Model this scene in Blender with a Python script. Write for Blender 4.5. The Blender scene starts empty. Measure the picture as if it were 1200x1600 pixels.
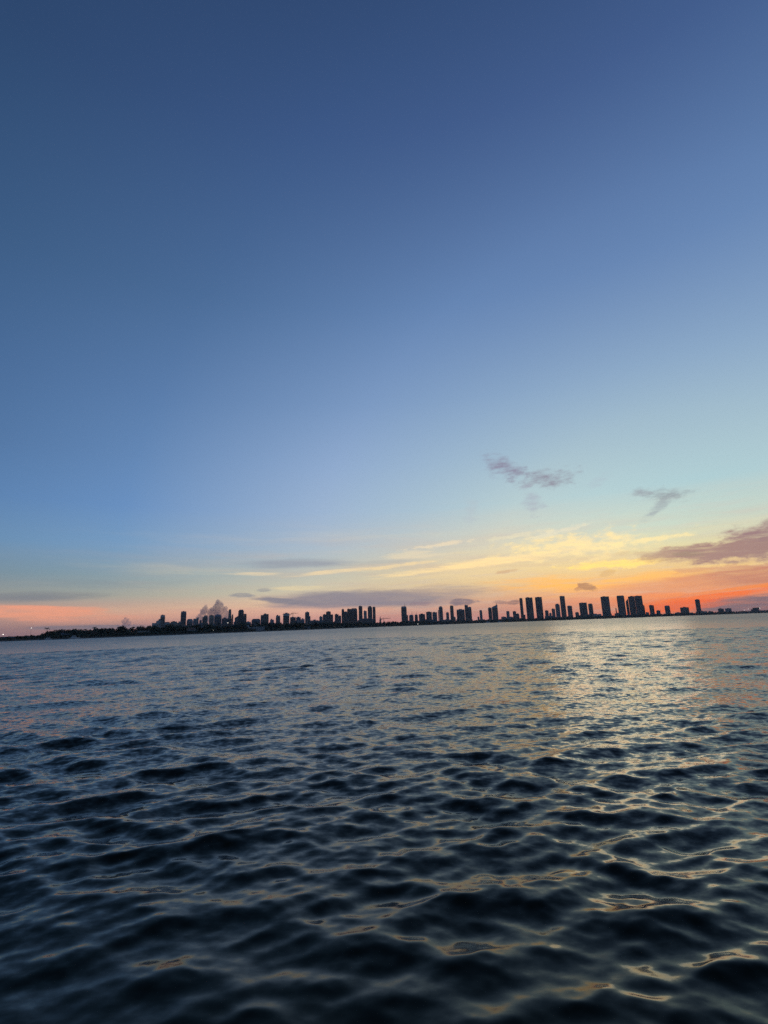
import bpy, math, random
import numpy as np
from mathutils import Matrix, Vector
R = math.radians
scene = bpy.context.scene
col = scene.collection

# ---------------------------------------------------------------- camera
CAM_H = 2.0
PITCH, ROLL = R(12.86), R(2.05)
cam_data = bpy.data.cameras.new('camera')
cam = bpy.data.objects.new('camera', cam_data); col.objects.link(cam)
cam_data.sensor_fit = 'VERTICAL'; cam_data.sensor_height = 24.0; cam_data.lens = 24.0 * 780 / 1600
cam_data.clip_start = 0.05; cam_data.clip_end = 60000
_r0 = Vector((1, 0, 0)); _u0 = Vector((0, -math.sin(PITCH), math.cos(PITCH))); _f = Vector((0, math.cos(PITCH), math.sin(PITCH)))
_r = math.cos(ROLL) * _r0 - math.sin(ROLL) * _u0
_u = math.sin(ROLL) * _r0 + math.cos(ROLL) * _u0
M = Matrix((_r, _u, -_f)).transposed().to_4x4(); M.translation = (0, 0, CAM_H)
cam.matrix_world = M
scene.camera = cam
scene.view_settings.view_transform = 'Standard'
scene.view_settings.look = 'None'
scene.view_settings.exposure = 0.0
scene.view_settings.gamma = 1.0
scene.view_settings.use_curve_mapping = False
scene.cycles.max_bounces = 6
scene.cycles.transparent_max_bounces = 24
scene.cycles.caustics_reflective = False

SUN_AZ, SUN_EL = 24.0, 6.0        # just over the skyline, veiled by the cloud bank
# ---------------------------------------------------------------- sky
SE= [0, 2, 4, 6, 9, 13, 18, 25, 35, 50, 70, 90]
SG= [0, 20, 40, 60, 80, 105]
ST=[
 [ (0.784,0.161,0.066),(0.910,0.247,0.100),(0.816,0.454,0.177),(0.809,0.691,0.318),(0.471,0.708,0.635),(0.330,0.620,0.695),(0.350,0.548,0.636),(0.281,0.426,0.582),(0.154,0.256,0.461),(0.067,0.126,0.292),(0.023,0.051,0.136),(0.008,0.020,0.055) ],
 [ (0.657,0.229,0.236),(0.696,0.370,0.260),(0.829,0.591,0.302),(0.828,0.658,0.377),(0.643,0.651,0.541),(0.446,0.604,0.643),(0.361,0.517,0.615),(0.272,0.414,0.579),(0.151,0.256,0.469),(0.066,0.125,0.294),(0.023,0.050,0.133),(0.008,0.020,0.055) ],
 [ (0.620,0.264,0.269),(0.880,0.472,0.341),(0.676,0.602,0.432),(0.514,0.545,0.485),(0.406,0.504,0.602),(0.333,0.460,0.643),(0.279,0.408,0.623),(0.200,0.322,0.542),(0.128,0.233,0.449),(0.064,0.121,0.290),(0.022,0.048,0.129),(0.008,0.020,0.055) ],
 [ (0.341,0.188,0.209),(0.732,0.395,0.283),(0.362,0.385,0.341),(0.243,0.349,0.406),(0.184,0.335,0.536),(0.142,0.280,0.530),(0.125,0.244,0.467),(0.100,0.200,0.399),(0.069,0.148,0.310),(0.044,0.095,0.236),(0.019,0.045,0.120),(0.009,0.020,0.056) ],
 [ (0.210,0.141,0.177),(0.318,0.231,0.229),(0.235,0.249,0.269),(0.151,0.226,0.304),(0.112,0.229,0.390),(0.082,0.186,0.372),(0.061,0.143,0.305),(0.052,0.124,0.273),(0.039,0.097,0.214),(0.026,0.063,0.155),(0.018,0.042,0.112),(0.009,0.021,0.057) ],
 [ (0.169,0.124,0.163),(0.187,0.160,0.203),(0.172,0.188,0.240),(0.126,0.193,0.279),(0.091,0.187,0.323),(0.067,0.159,0.319),(0.051,0.128,0.279),(0.044,0.110,0.244),(0.035,0.087,0.197),(0.025,0.061,0.151),(0.018,0.041,0.110),(0.009,0.021,0.058) ],
]

CLOUDS=[
 (-34.58,2.35,9.19,0.87,-3.2,(0.930,0.381,0.238),0.95,0.70,0.60,0),
 (-29.85,1.60,6.51,0.49,0.8,(0.831,0.376,0.262),0.50,0.70,0.60,0),
 (-6.09,6.24,6.11,0.36,4.6,(0.896,0.701,0.429),0.90,0.90,0.60,0),
 (-14.26,6.09,3.77,0.28,-0.6,(0.807,0.658,0.445),0.80,0.90,0.60,0),
 (-9.33,4.52,4.94,0.35,0.7,(0.791,0.658,0.413),0.80,0.90,0.60,0),
 (2.77,7.77,5.46,0.65,2.6,(0.831,0.701,0.485),0.70,1.30,0.60,0),
 (11.40,6.53,13.16,0.57,4.7,(1.092,0.807,0.392),0.90,0.90,0.70,0),
 (21.04,7.65,9.55,1.77,-0.8,(1.064,0.823,0.392),0.85,1.30,1.00,1),
 (25.15,5.41,6.60,0.59,0.7,(1.188,0.839,0.205),0.80,1.10,0.70,1),
 (18.65,3.79,9.08,1.43,-0.3,(1.101,0.515,0.089),0.85,1.00,0.90,0),
 (27.30,3.81,6.91,0.76,1.3,(1.064,0.527,0.122),0.75,1.20,0.80,0),
 (6.51,8.83,4.34,0.29,5.0,(0.871,0.730,0.515),0.80,1.20,0.60,1),
 (14.45,9.25,5.17,0.35,5.8,(0.807,0.745,0.527),0.70,1.20,0.70,1),
 (27.22,7.52,5.55,0.39,2.8,(1.000,0.823,0.413),0.80,1.20,0.70,1),
 (19.92,9.41,3.92,0.34,9.2,(0.791,0.745,0.565),0.70,1.20,0.70,1),
 (1.25,6.66,5.10,0.25,4.8,(0.939,0.716,0.402),0.80,1.10,0.60,1),
 (33.91,4.44,4.03,0.21,-1.8,(0.973,0.672,0.262),0.80,0.90,0.60,1),
 (-9.69,7.17,8.47,0.79,0.1,(0.314,0.342,0.402),0.80,0.50,0.80,2),
 (-0.21,7.15,5.83,0.44,1.0,(0.456,0.456,0.429),0.50,1.10,0.70,0),
 (-2.16,2.97,14.16,1.28,-0.9,(0.254,0.235,0.292),0.92,0.35,0.50,2),
 (-11.79,3.10,4.31,0.42,-5.4,(0.246,0.231,0.283),0.90,0.50,0.50,0),
 (6.18,3.44,8.53,1.07,-0.4,(0.413,0.328,0.305),0.65,1.10,0.80,0),
 (-16.05,3.82,1.75,0.34,-3.1,(0.283,0.283,0.314),0.85,0.60,0.50,1),
 (-13.74,4.33,0.96,0.24,-1.0,(0.305,0.305,0.328),0.70,0.60,0.50,1),
 (-34.72,3.76,8.16,0.71,1.3,(0.202,0.223,0.262),0.75,0.50,0.80,2),
 (-30.13,5.07,9.32,1.00,0.5,(0.223,0.283,0.328),0.35,0.90,0.90,0),
 (38.37,6.48,6.74,2.13,8.5,(0.314,0.195,0.216),1.00,0.60,0.60,1),
 (34.13,5.81,8.10,1.20,-0.3,(0.352,0.216,0.209),1.00,0.60,0.50,1),
 (27.63,6.17,3.45,0.45,-5.5,(0.515,0.376,0.262),0.50,1.10,0.60,1),
 (36.17,3.17,7.87,1.21,0.1,(0.578,0.231,0.162),0.95,0.80,0.60,0),
 (32.86,4.29,4.13,0.30,-0.5,(0.680,0.352,0.205),0.70,1.20,0.60,1),
 (30.01,3.04,7.64,0.86,0.5,(0.776,0.305,0.162),0.70,1.00,0.70,0),
 (14.45,16.97,3.21,1.40,-30.7,(0.254,0.254,0.361),0.95,1.10,1.20,1),
 (18.88,15.25,3.83,1.46,-1.0,(0.238,0.231,0.314),1.00,1.05,1.30,1),
 (17.06,13.14,1.35,2.24,14.7,(0.376,0.423,0.515),0.60,1.30,1.10,1),
 (10.05,12.32,1.00,1.74,-14.4,(0.445,0.515,0.578),0.35,1.20,0.80,1),
 (30.46,11.84,2.66,0.96,-3.5,(0.238,0.279,0.332),1.00,1.05,1.30,1),
 (27.91,12.50,1.40,0.52,-8.8,(0.283,0.332,0.392),0.85,0.90,1.00,1),
 (29.31,10.72,2.02,0.61,33.5,(0.328,0.402,0.445),0.75,1.10,1.00,1),
 (24.10,14.21,1.37,0.67,13.3,(0.392,0.503,0.591),0.40,1.20,0.80,1),
 (21.61,3.27,1.06,0.44,-12.1,(0.376,0.188,0.127),0.90,0.70,0.35,1),
 (20.71,3.13,0.51,0.26,7.1,(0.456,0.216,0.133),0.80,0.70,0.35,1),
 (23.58,4.61,1.00,0.39,11.8,(0.658,0.413,0.188),0.60,1.30,0.60,1),
 (31.23,5.81,1.50,0.31,-2.4,(0.305,0.223,0.181),0.70,1.00,0.60,1),
 (8.60,2.28,2.26,0.42,-0.4,(0.181,0.150,0.205),0.85,1.00,0.50,1),
 (13.93,2.04,1.09,0.34,0.5,(0.223,0.141,0.162),0.85,0.90,0.45,1),
 (12.64,2.10,0.96,0.28,0.5,(0.242,0.156,0.181),0.70,1.00,0.50,1),
 (3.95,2.25,1.72,0.28,-2.2,(0.305,0.205,0.242),0.50,1.00,0.60,1),
 (13.41,5.42,1.52,0.25,4.8,(0.610,0.376,0.223),0.60,1.20,0.60,1),
 (-29.79,0.87,6.51,0.30,-0.7,(0.231,0.202,0.242),0.80,0.50,0.50,0),
 (26.43,1.63,6.96,0.76,2.4,(0.871,0.209,0.093),0.75,0.90,0.90,0),
 (19.04,1.34,7.70,0.60,0.5,(0.753,0.283,0.171),0.50,0.90,0.90,0),
 (32.97,1.63,9.80,0.47,5.8,(1.027,0.181,0.042),1.00,0.70,0.60,0),
 (29.69,0.83,6.29,0.55,3.9,(1.027,0.138,0.032),0.95,0.80,0.60,0),
 (28.47,1.96,3.37,0.31,3.3,(1.000,0.305,0.102),0.60,0.90,0.60,0),
 (35.31,2.30,5.86,0.26,4.3,(1.000,0.254,0.054),0.95,0.80,0.50,0),
 (35.76,0.65,5.04,1.18,5.4,(0.216,0.144,0.188),0.97,0.55,0.35,0),
 (32.33,0.82,1.55,0.24,2.9,(0.831,0.156,0.080),0.70,0.90,0.50,0),
]

world = bpy.data.worlds.new('World'); scene.world = world; world.use_nodes = True
nt = world.node_tree; nt.nodes.clear()
class G:
    """tiny helper for maths nodes"""
    def __init__(s, nt): s.nt = nt
    def put(s, sock, v):
        if isinstance(v, (int, float)): sock.default_value = v
        elif isinstance(v, tuple): sock.default_value = v if len(v) == len(sock.default_value) else (*v, 1)
        else: s.nt.links.new(v, sock)
    def m(s, op, a, b=None, c=None, clamp=False):
        n = s.nt.nodes.new('ShaderNodeMath'); n.operation = op; n.use_clamp = clamp
        s.put(n.inputs[0], a)
        if b is not None: s.put(n.inputs[1], b)
        if c is not None: s.put(n.inputs[2], c)
        return n.outputs[0]
    def step(s, v, a, b, smooth=True, lo=0.0, hi=1.0):
        n = s.nt.nodes.new('ShaderNodeMapRange'); n.interpolation_type = 'SMOOTHSTEP' if smooth else 'LINEAR'
        s.put(n.inputs['Value'], v); n.inputs['From Min'].default_value = a; n.inputs['From Max'].default_value = b
        n.inputs['To Min'].default_value = lo; n.inputs['To Max'].default_value = hi
        return n.outputs[0]
    def mix(s, f, a, b):
        n = s.nt.nodes.new('ShaderNodeMix'); n.data_type = 'RGBA'
        s.put(n.inputs[0], f); s.put(n.inputs[6], a); s.put(n.inputs[7], b)
        return n.outputs[2]
    def xyz(s, x, y, z):
        n = s.nt.nodes.new('ShaderNodeCombineXYZ')
        s.put(n.inputs[0], x); s.put(n.inputs[1], y); s.put(n.inputs[2], z); return n.outputs[0]
    def noise(s, vec, scale=1.0, detail=4.0, rough=0.5, out='Fac'):
        n = s.nt.nodes.new('ShaderNodeTexNoise'); s.put(n.inputs['Vector'], vec)
        n.inputs['Scale'].default_value = scale; n.inputs['Detail'].default_value = detail; n.inputs['Roughness'].default_value = rough
        return n.outputs[out]
g = G(nt)
tc = nt.nodes.new('ShaderNodeTexCoord')
sp = nt.nodes.new('ShaderNodeSeparateXYZ'); nt.links.new(tc.outputs['Generated'], sp.inputs[0])
DX, DY, DZ = sp.outputs
DEG = 180 / math.pi
el = g.m('MULTIPLY', g.m('ARCSINE', DZ), DEG)
az = g.m('MULTIPLY', g.m('ARCTAN2', DX, DY), DEG)
cg = g.m('ADD', g.m('MULTIPLY', DX, math.sin(R(30.9))), g.m('MULTIPLY', DY, math.cos(R(30.9))))
gam = g.m('MULTIPLY', g.m('ARCCOSINE', cg), DEG)
elf = g.m('DIVIDE', el, 90.0, clamp=True)
cur = None
for i, row in enumerate(ST):
    n = nt.nodes.new('ShaderNodeValToRGB'); cr = n.color_ramp; cr.interpolation = 'LINEAR'
    while len(cr.elements) < len(SE): cr.elements.new(0.5)
    for j, e in enumerate(SE): cr.elements[j].position = e / 90.0
    for j, c in enumerate(row): cr.elements[j].color = (*c, 1)
    nt.links.new(elf, n.inputs[0])
    if cur is None: cur = n.outputs[0]
    else: cur = g.mix(g.step(gam, SG[i - 1], SG[i], smooth=False), cur, n.outputs[0])
# clouds: streaky bands and small torn puffs, coloured by the low sun behind them
caz = g.m('MULTIPLY', az, 1.0)
vs = g.xyz(g.m('MULTIPLY', az, 0.12), g.m('MULTIPLY', el, 1.15), 3.7)
vp = g.xyz(g.m('MULTIPLY_ADD', el, 0.25, g.m('MULTIPLY', az, 0.5)), g.m('MULTIPLY_ADD', az, -0.15, g.m('MULTIPLY', el, 1.15)), 9.1)
n_st = g.m('SUBTRACT', g.noise(vs, 1.0, 8.0, 0.66), 0.5)
n_pf = g.m('SUBTRACT', g.noise(vp, 1.0, 9.0, 0.66), 0.5)
n_fi = g.m('SUBTRACT', g.noise(g.xyz(g.m('MULTIPLY', az, 0.28), g.m('MULTIPLY', el, 2.6), 5.0), 1.0, 7.0, 0.65), 0.5)
# faint thin veil that fills the low sky near the sun with horizontal texture
veil = g.step(g.noise(g.xyz(g.m('MULTIPLY', az, 0.06), g.m('MULTIPLY', el, 0.7), 21.0), 1.0, 7.0, 0.62), 0.42, 0.68)
vwin = g.m('MULTIPLY', g.step(el, 13.0, 5.0), g.step(el, 0.3, 1.5))
vwin = g.m('MULTIPLY', vwin, g.step(gam, 75.0, 30.0))
cur = g.mix(g.m('MULTIPLY', g.m('MULTIPLY', veil, vwin), 0.35), cur, (0.62, 0.42, 0.33))
veil2 = g.step(g.noise(g.xyz(g.m('MULTIPLY', az, 0.05), g.m('MULTIPLY', el, 0.55), 47.0), 1.0, 6.0, 0.6), 0.5, 0.72)
cur = g.mix(g.m('MULTIPLY', g.m('MULTIPLY', veil2, vwin), 0.45), cur, (0.95, 0.72, 0.38))
v3 = g.step(g.noise(g.xyz(g.m('MULTIPLY', az, 0.16), g.m('MULTIPLY_ADD', az, -0.04, g.m('MULTIPLY', el, 1.7)), 73.0), 1.0, 9.0, 0.68), 0.46, 0.66)
cur = g.mix(g.m('MULTIPLY', g.m('MULTIPLY', v3, g.m('MULTIPLY', g.step(el, 15.0, 7.0), g.step(gam, 55.0, 20.0))), 0.30), cur, (0.62, 0.55, 0.50))
for (a0, e0, sa, se, tl, c, op, na, sf, kind) in CLOUDS:
    ca = math.cos(R(e0)); ct, st_ = math.cos(R(tl)), math.sin(R(tl))
    x = g.m('MULTIPLY', g.m('SUBTRACT', az, a0), ca); y = g.m('SUBTRACT', el, e0)
    u = g.m('ADD', g.m('MULTIPLY', x, ct / sa), g.m('MULTIPLY', y, st_ / sa))
    v = g.m('ADD', g.m('MULTIPLY', x, -st_ / se), g.m('MULTIPLY', y, ct / se))
    d = g.m('SQRT', g.m('ADD', g.m('MULTIPLY', u, u), g.m('MULTIPLY', v, v)))
    q = g.m('ADD', g.m('SUBTRACT', 1.0, d), g.m('MULTIPLY', n_pf if kind == 1 else n_st, na * 2.6))
    k = g.step(q, 0.0, sf)
    if kind < 2: k = g.m('MULTIPLY', k, g.m('MULTIPLY_ADD', n_fi, 2.2, 0.93), clamp=True)
    else: k = g.m('MULTIPLY', k, g.m('MULTIPLY_ADD', n_fi, 0.5, 0.97), clamp=True)
    cur = g.mix(g.m('MULTIPLY', k, op), cur, c)
# below the horizon the world never shows; keep it dim
sky = nt.nodes.new('ShaderNodeTexSky'); sky.sky_type = 'NISHITA'; sky.sun_disc = False
sky.sun_elevation = R(SUN_EL); sky.sun_rotation = R(SUN_AZ); sky.altitude = 0; sky.dust_density = 2.0
bg1 = nt.nodes.new('ShaderNodeBackground'); bg1.inputs[1].default_value = 1.0; nt.links.new(cur, bg1.inputs[0])
bg2 = nt.nodes.new('ShaderNodeBackground'); bg2.inputs[1].default_value = 0.002; nt.links.new(sky.outputs[0], bg2.inputs[0])
ad = nt.nodes.new('ShaderNodeAddShader'); nt.links.new(bg1.outputs[0], ad.inputs[0]); nt.links.new(bg2.outputs[0], ad.inputs[1])
wo = nt.nodes.new('ShaderNodeOutputWorld'); nt.links.new(ad.outputs[0], wo.inputs[0])
world.cycles.sampling_method = 'MANUAL'; world.cycles.sample_map_resolution = 1024

# ---------------------------------------------------------------- sun, almost set and veiled by cloud
sl = bpy.data.lights.new('sun', 'SUN'); sl.energy = 0.032; sl.angle = R(13); sl.color = (1.0, 0.87, 0.64)
so = bpy.data.objects.new('sun', sl); col.objects.link(so)
sd = Vector((math.sin(R(SUN_AZ)) * math.cos(R(SUN_EL)), math.cos(R(SUN_AZ)) * math.cos(R(SUN_EL)), math.sin(R(SUN_EL))))
so.rotation_euler = sd.to_track_quat('Z', 'Y').to_euler()

# ---------------------------------------------------------------- materials
def mat(name, base, rough=0.7, metal=0.0, noise=0.0, nscale=0.3, emit=None, spec=0.5):
    m = bpy.data.materials.new(name); m.use_nodes = True; t = m.node_tree
    b = t.nodes['Principled BSDF']; b.inputs['Base Color'].default_value = (*base, 1)
    b.inputs['Roughness'].default_value = rough; b.inputs['Metallic'].default_value = metal
    b.inputs['Specular IOR Level'].default_value = spec
    if noise:
        h = G(t); c = t.nodes.new('ShaderNodeTexCoord')
        f = h.noise(c.outputs['Object'], nscale, 5.0, 0.6)
        lo = tuple(v * (1 - noise) for v in base); hi = tuple(min(1, v * (1 + noise)) for v in base)
        t.links.new(h.mix(h.step(f, 0.3, 0.7), (*lo, 1), (*hi, 1)), b.inputs['Base Color'])
    if emit:
        b.inputs['Emission Color'].default_value = (*emit[0], 1); b.inputs['Emission Strength'].default_value = emit[1]
    return m
WALLS = [mat('wall_grey', (0.286, 0.286, 0.299), .8, noise=.25), mat('wall_beige', (0.338, 0.299, 0.247), .8, noise=.25),
         mat('wall_blue_grey', (0.195, 0.234, 0.286), .6, noise=.2), mat('wall_brown', (0.208, 0.169, 0.15), .8, noise=.25),
         mat('wall_pale', (0.442, 0.429, 0.416), .8, noise=.2), mat('wall_dark', (0.13, 0.13, 0.143), .7, noise=.25)]
GLASS = mat('window_glass', (.03, .035, .04), .18, spec=.5)
SLAB = mat('slab_concrete', (.27, .26, .25), .8, noise=.15)
ROOF = mat('roof_grey', (.16, .16, .165), .85, noise=.3)
TILE = mat('roof_tile', (.20, .10, .07), .85, noise=.3)
WHITE = mat('white_paint', (.75, .75, .73), .5)
STEEL = mat('painted_steel', (.12, .11, .10), .6)
BARK = mat('bark', (.10, .075, .055), .9, noise=.3, nscale=2)
LEAF = [mat('leaves_dark', (.035, .05, .028), .8, noise=.5, nscale=.6), mat('leaves_mid', (.05, .065, .035), .8, noise=.5, nscale=.6),
        mat('leaves_palm', (.04, .055, .03), .7, noise=.4, nscale=.8)]
LAND = mat('shore_ground', (.13, .125, .11), .95, noise=.4, nscale=.05)
STONE = mat('seawall_stone', (.12, .115, .11), .9, noise=.4, nscale=.3)
LAMP = mat('lamp_glow', (1, 1, 1), .4, emit=((1.0, .93, .82), 2.5))
HULL = mat('boat_hull', (.6, .6, .6), .3)

# ---------------------------------------------------------------- mesh helper
class MB:
    def __init__(s): s.v = []; s.f = []
    def poly(s, bot, top):
        """prism between two equal rings of points"""
        n = len(bot); o = len(s.v); s.v += list(bot) + list(top)
        s.f += [tuple(o + i for i in range(n))[::-1], tuple(o + n + i for i in range(n))]
        for i in range(n): j = (i + 1) % n; s.f.append((o + i, o + j, o + n + j, o + n + i))
    def box(s, x0, x1, y0, y1, z0, z1, t=0.0, zl=None):
        """t: inset of the top; zl: height of the left top edge when the roof slopes"""
        zl = z1 if zl is None else zl
        s.poly([(x0, y0, z0), (x1, y0, z0), (x1, y1, z0), (x0, y1, z0)],
               [(x0 + t, y0 + t, zl), (x1 - t, y0 + t, z1), (x1 - t, y1 - t, z1), (x0 + t, y1 - t, zl)])
    def bar(s, a, b, r):
        a = Vector(a); b = Vector(b); d = (b - a).normalized()
        p = d.orthogonal().normalized(); q = d.cross(p)
        ra = [tuple(a + (p * math.cos(k * math.pi / 2 + .785) + q * math.sin(k * math.pi / 2 + .785)) * r) for k in range(4)]
        rb = [tuple(b + (p * math.cos(k * math.pi / 2 + .785) + q * math.sin(k * math.pi / 2 + .785)) * r) for k in range(4)]
        s.poly(ra, rb)
    def cone(s, p0, p1, r0, r1, n=7):
        a = Vector(p0); b = Vector(p1); d = (b - a).normalized(); p = d.orthogonal().normalized(); q = d.cross(p)
        f = lambda c, r: [tuple(c + (p * math.cos(k * 2 * math.pi / n) + q * math.sin(k * 2 * math.pi / n)) * r) for k in range(n)]
        s.poly(f(a, r0), f(b, r1))
    def mesh(s, name, m, smooth=False):
        me = bpy.data.meshes.new(name); me.from_pydata(s.v, [], s.f); me.materials.append(m)
        if smooth: me.shade_smooth()
        me.update(); return me
    def build(s, name, m, parent=None, kind=None, smooth=False):
        return link(name, s.mesh(name, m, smooth), parent, kind)
def link(name, me, parent=None, kind=None):
    o = bpy.data.objects.new(name, me); col.objects.link(o)
    if parent is not None: o.parent = parent
    if kind: o['kind'] = kind
    return o
def thing(name, label, cat, loc, rz=0.0, group=None):
    o = bpy.data.objects.new(name, None); col.objects.link(o)
    o.location = loc; o.rotation_euler = (0, 0, rz); o.empty_display_size = 1
    o['label'] = label; o['category'] = cat
    if group: o['group'] = group
    return o
def tag(o, label, cat, group=None):
    o['label'] = label; o['category'] = cat
    if group: o['group'] = group
    return o
def shore(a):
    """distance of the far shoreline from the boat in the direction a (degrees)"""
    return float(np.interp(a, [-70, -40, -30, -20, -10, -3, 5, 12, 20, 30, 40, 70],
                           [900, 720, 760, 820, 1000, 1300, 1700, 2000, 2250, 2500, 2600, 2700]))
def polar(a, d, z=0.0): return (math.sin(R(a)) * d, math.cos(R(a)) * d, z)
LZ = 1.3      # height of the land

# ---------------------------------------------------------------- water: one sheet of real waves, finest near the boat
rng = np.random.default_rng(23)
near = 1 / np.concatenate([np.linspace(1 / 0.5, 1 / 1.45, 40), np.linspace(1 / 1.5, 1 / 15.5, 560)])
mid = 15.5 + np.cumsum(np.full(310, .24))
far = [mid[-1]]
while far[-1] < 7000: far.append(far[-1] * 1.055)
rad = np.concatenate([near, mid, np.array(far[1:])])
az_in = np.radians(np.linspace(-48, 48, 840))
az_out = np.radians(np.linspace(48, 312, 110)[1:-1])
azs = np.concatenate([az_in, az_out]); NA = len(azs); NR = len(rad)
Rr, Aa = np.meshgrid(rad, azs, indexing='ij')
X = Rr * np.sin(Aa); Y = Rr * np.cos(Aa)
drr = np.gradient(rad); DR = np.broadcast_to(np.abs(drr)[:, None], X.shape)
DA = np.gradient(azs); DA = Rr * np.abs(DA)[None, :]
cell = np.maximum(DR, np.minimum(DA, 50))
Z = np.zeros_like(X); GX = np.zeros_like(X); GY = np.zeros_like(X)
act = cell < 2.2
xa, ya, ca_ = X[act], Y[act], cell[act]
za = np.zeros_like(xa); hx = np.zeros_like(xa); hy = np.zeros_like(xa)
comps = []
NC = 420
lam = np.exp(rng.uniform(np.log(0.09), np.log(6.5), NC))
for i in range(NC):
    L = lam[i]; spread = R(12 + 12 * math.exp(-L / 0.5))
    if rng.random() < 0.6: th = rng.normal(R(-66), spread)     # main wind sea, crests slanting away to the right
    else: th = rng.normal(R(-114), spread)                     # a weaker sea crossing it
    s = 0.030 * math.exp(-0.5 * (math.log(L / 0.40) / 0.95) ** 2) * rng.uniform(0.4, 1.5)
    comps.append((L, th, s, rng.uniform(0, 2 * math.pi)))
# gusts: patches of livelier and calmer water
gust = np.ones_like(xa)
for q in range(9):
    kk = 2 * math.pi / rng.uniform(5, 26); tg = rng.uniform(0, 2 * math.pi)
    gust += 0.09 * np.cos(kk * (math.cos(tg) * xa + math.sin(tg) * ya) + rng.uniform(0, 6.3))
gust = np.clip(gust, 0.45, 1.6)
lee = np.interp(np.hypot(xa, ya), [3.0, 7.0, 16.0], [0.46, 0.70, 1.0])     # water is a little calmer in the lee of the boat
for L, th, s, ph in comps:
    k = 2 * math.pi / L; a = s / k
    w = np.clip((L / ca_ - 2.0) / 2.5, 0, 1)
    sel = w > 0
    if not sel.any(): continue
    kx, ky = k * math.cos(th), k * math.sin(th)
    p = kx * xa[sel] + ky * ya[sel] + ph
    c = np.cos(p); sn = np.sin(p); w_ = w[sel] * a * (gust[sel] if L < 3 else 1.0) * lee[sel]
    za[sel] += w_ * c
    hx[sel] -= 0.8 * w_ * math.cos(th) * sn; hy[sel] -= 0.8 * w_ * math.sin(th) * sn
Z[act] = za; GX[act] = hx; GY[act] = hy
X2 = X + GX; Y2 = Y + GY
verts = np.stack([X2, Y2, Z], -1).reshape(-1, 3).astype(np.float32)
ii = np.arange(NR - 1)[:, None] * NA + np.arange(NA)[None, :]
jj = np.arange(NR - 1)[:, None] * NA + (np.arange(NA)[None, :] + 1) % NA
faces = np.stack([ii, jj, jj + NA, ii + NA], -1).reshape(-1, 4).astype(np.int32)
me = bpy.data.meshes.new('sea_water')
me.vertices.add(len(verts)); me.vertices.foreach_set('co', verts.ravel())
me.loops.add(faces.size); me.loops.foreach_set('vertex_index', faces.ravel())
me.polygons.add(len(faces)); me.polygons.foreach_set('loop_start', np.arange(0, faces.size, 4, dtype=np.int32))
me.polygons.foreach_set('loop_total', np.full(len(faces), 4, dtype=np.int32))
me.update(calc_edges=True); me.validate(); me.shade_smooth()
wm = bpy.data.materials.new('bay_water'); wm.use_nodes = True; t = wm.node_tree; b = t.nodes['Principled BSDF']; h = G(t)
b.inputs['Base Color'].default_value = (.0010, .0036, .0024, 1); b.inputs['IOR'].default_value = 1.333; b.inputs['Specular IOR Level'].default_value = .5; b.inputs['Specular Tint'].default_value = (1, .95, .5, 1)
geo = t.nodes.new('ShaderNodeNewGeometry'); vl = t.nodes.new('ShaderNodeVectorMath'); vl.operation = 'LENGTH'
t.links.new(geo.outputs['Position'], vl.inputs[0]); dist = vl.outputs['Value']
ld = h.m('LOGARITHM', dist, 10.0)
# waves too small for the mesh at that distance become roughness and slope noise
rr = t.nodes.new('ShaderNodeValToRGB'); cr = rr.color_ramp
for q in range(3): cr.elements.new(.5)
for e_, (pp, v_) in zip(cr.elements, [(0.4 / 4, .13), (0.9 / 4, .10), (1.3 / 4, .10), (1.9 / 4, .17), (2.4 / 4, .28)]):
    e_.position = pp; e_.color = (v_, v_, v_, 1)
t.links.new(h.m('DIVIDE', ld, 4.0), rr.inputs[0]); t.links.new(rr.outputs[0], b.inputs['Roughness'])
P = geo.outputs['Position']
def slope(scale, detail, amp, stretch=(1, 1, 1), rot=0.0):
    mp = t.nodes.new('ShaderNodeMapping'); mp.inputs['Scale'].default_value = stretch; mp.inputs['Rotation'].default_value = (0, 0, rot)
    t.links.new(P, mp.inputs[0])
    n = h.noise(mp.outputs[0], scale, detail, .55, out='Color')
    s1 = t.nodes.new('ShaderNodeVectorMath'); s1.operation = 'SUBTRACT'; t.links.new(n, s1.inputs[0]); s1.inputs[1].default_value = (.5, .5, .5)
    s2 = t.nodes.new('ShaderNodeVectorMath'); s2.operation = 'SCALE'; t.links.new(s1.outputs[0], s2.inputs[0])
    h.put(s2.inputs['Scale'], amp)
    return s2.outputs[0]
def vadd(a, c):
    n = t.nodes.new('ShaderNodeVectorMath'); n.operation = 'ADD'; t.links.new(a, n.inputs[0]); t.links.new(c, n.inputs[1]); return n.outputs[0]
f1 = h.step(ld, 0.4, 1.3, lo=.2, hi=.9)
f2 = h.step(ld, 1.6, 2.05, lo=0.0, hi=.6)
f3 = h.step(ld, 1.7, 2.4, lo=0.0, hi=.45)
f4 = h.step(ld, 2.0, 3.0, lo=0.0, hi=.4)
tot = vadd(slope(6.0, 4.0, f1, (1, 1.6, 1)), slope(0.9, 3.0, f2, (1, 1.5, 1), .3))
tot = vadd(tot, slope(0.16, 3.0, f3, (1, 1.2, 1), -.2)); tot = vadd(tot, slope(0.03, 4.0, f4, (1, .8, 1), .15))
fl = t.nodes.new('ShaderNodeVectorMath'); fl.operation = 'MULTIPLY'; t.links.new(tot, fl.inputs[0]); fl.inputs[1].default_value = (1.3, 1, 0)
nn = t.nodes.new('ShaderNodeVectorMath'); nn.operation = 'NORMALIZE'; t.links.new(vadd(geo.outputs['Normal'], fl.outputs[0]), nn.inputs[0])
t.links.new(nn.outputs[0], b.inputs['Normal'])
me.materials.append(wm)
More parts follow.
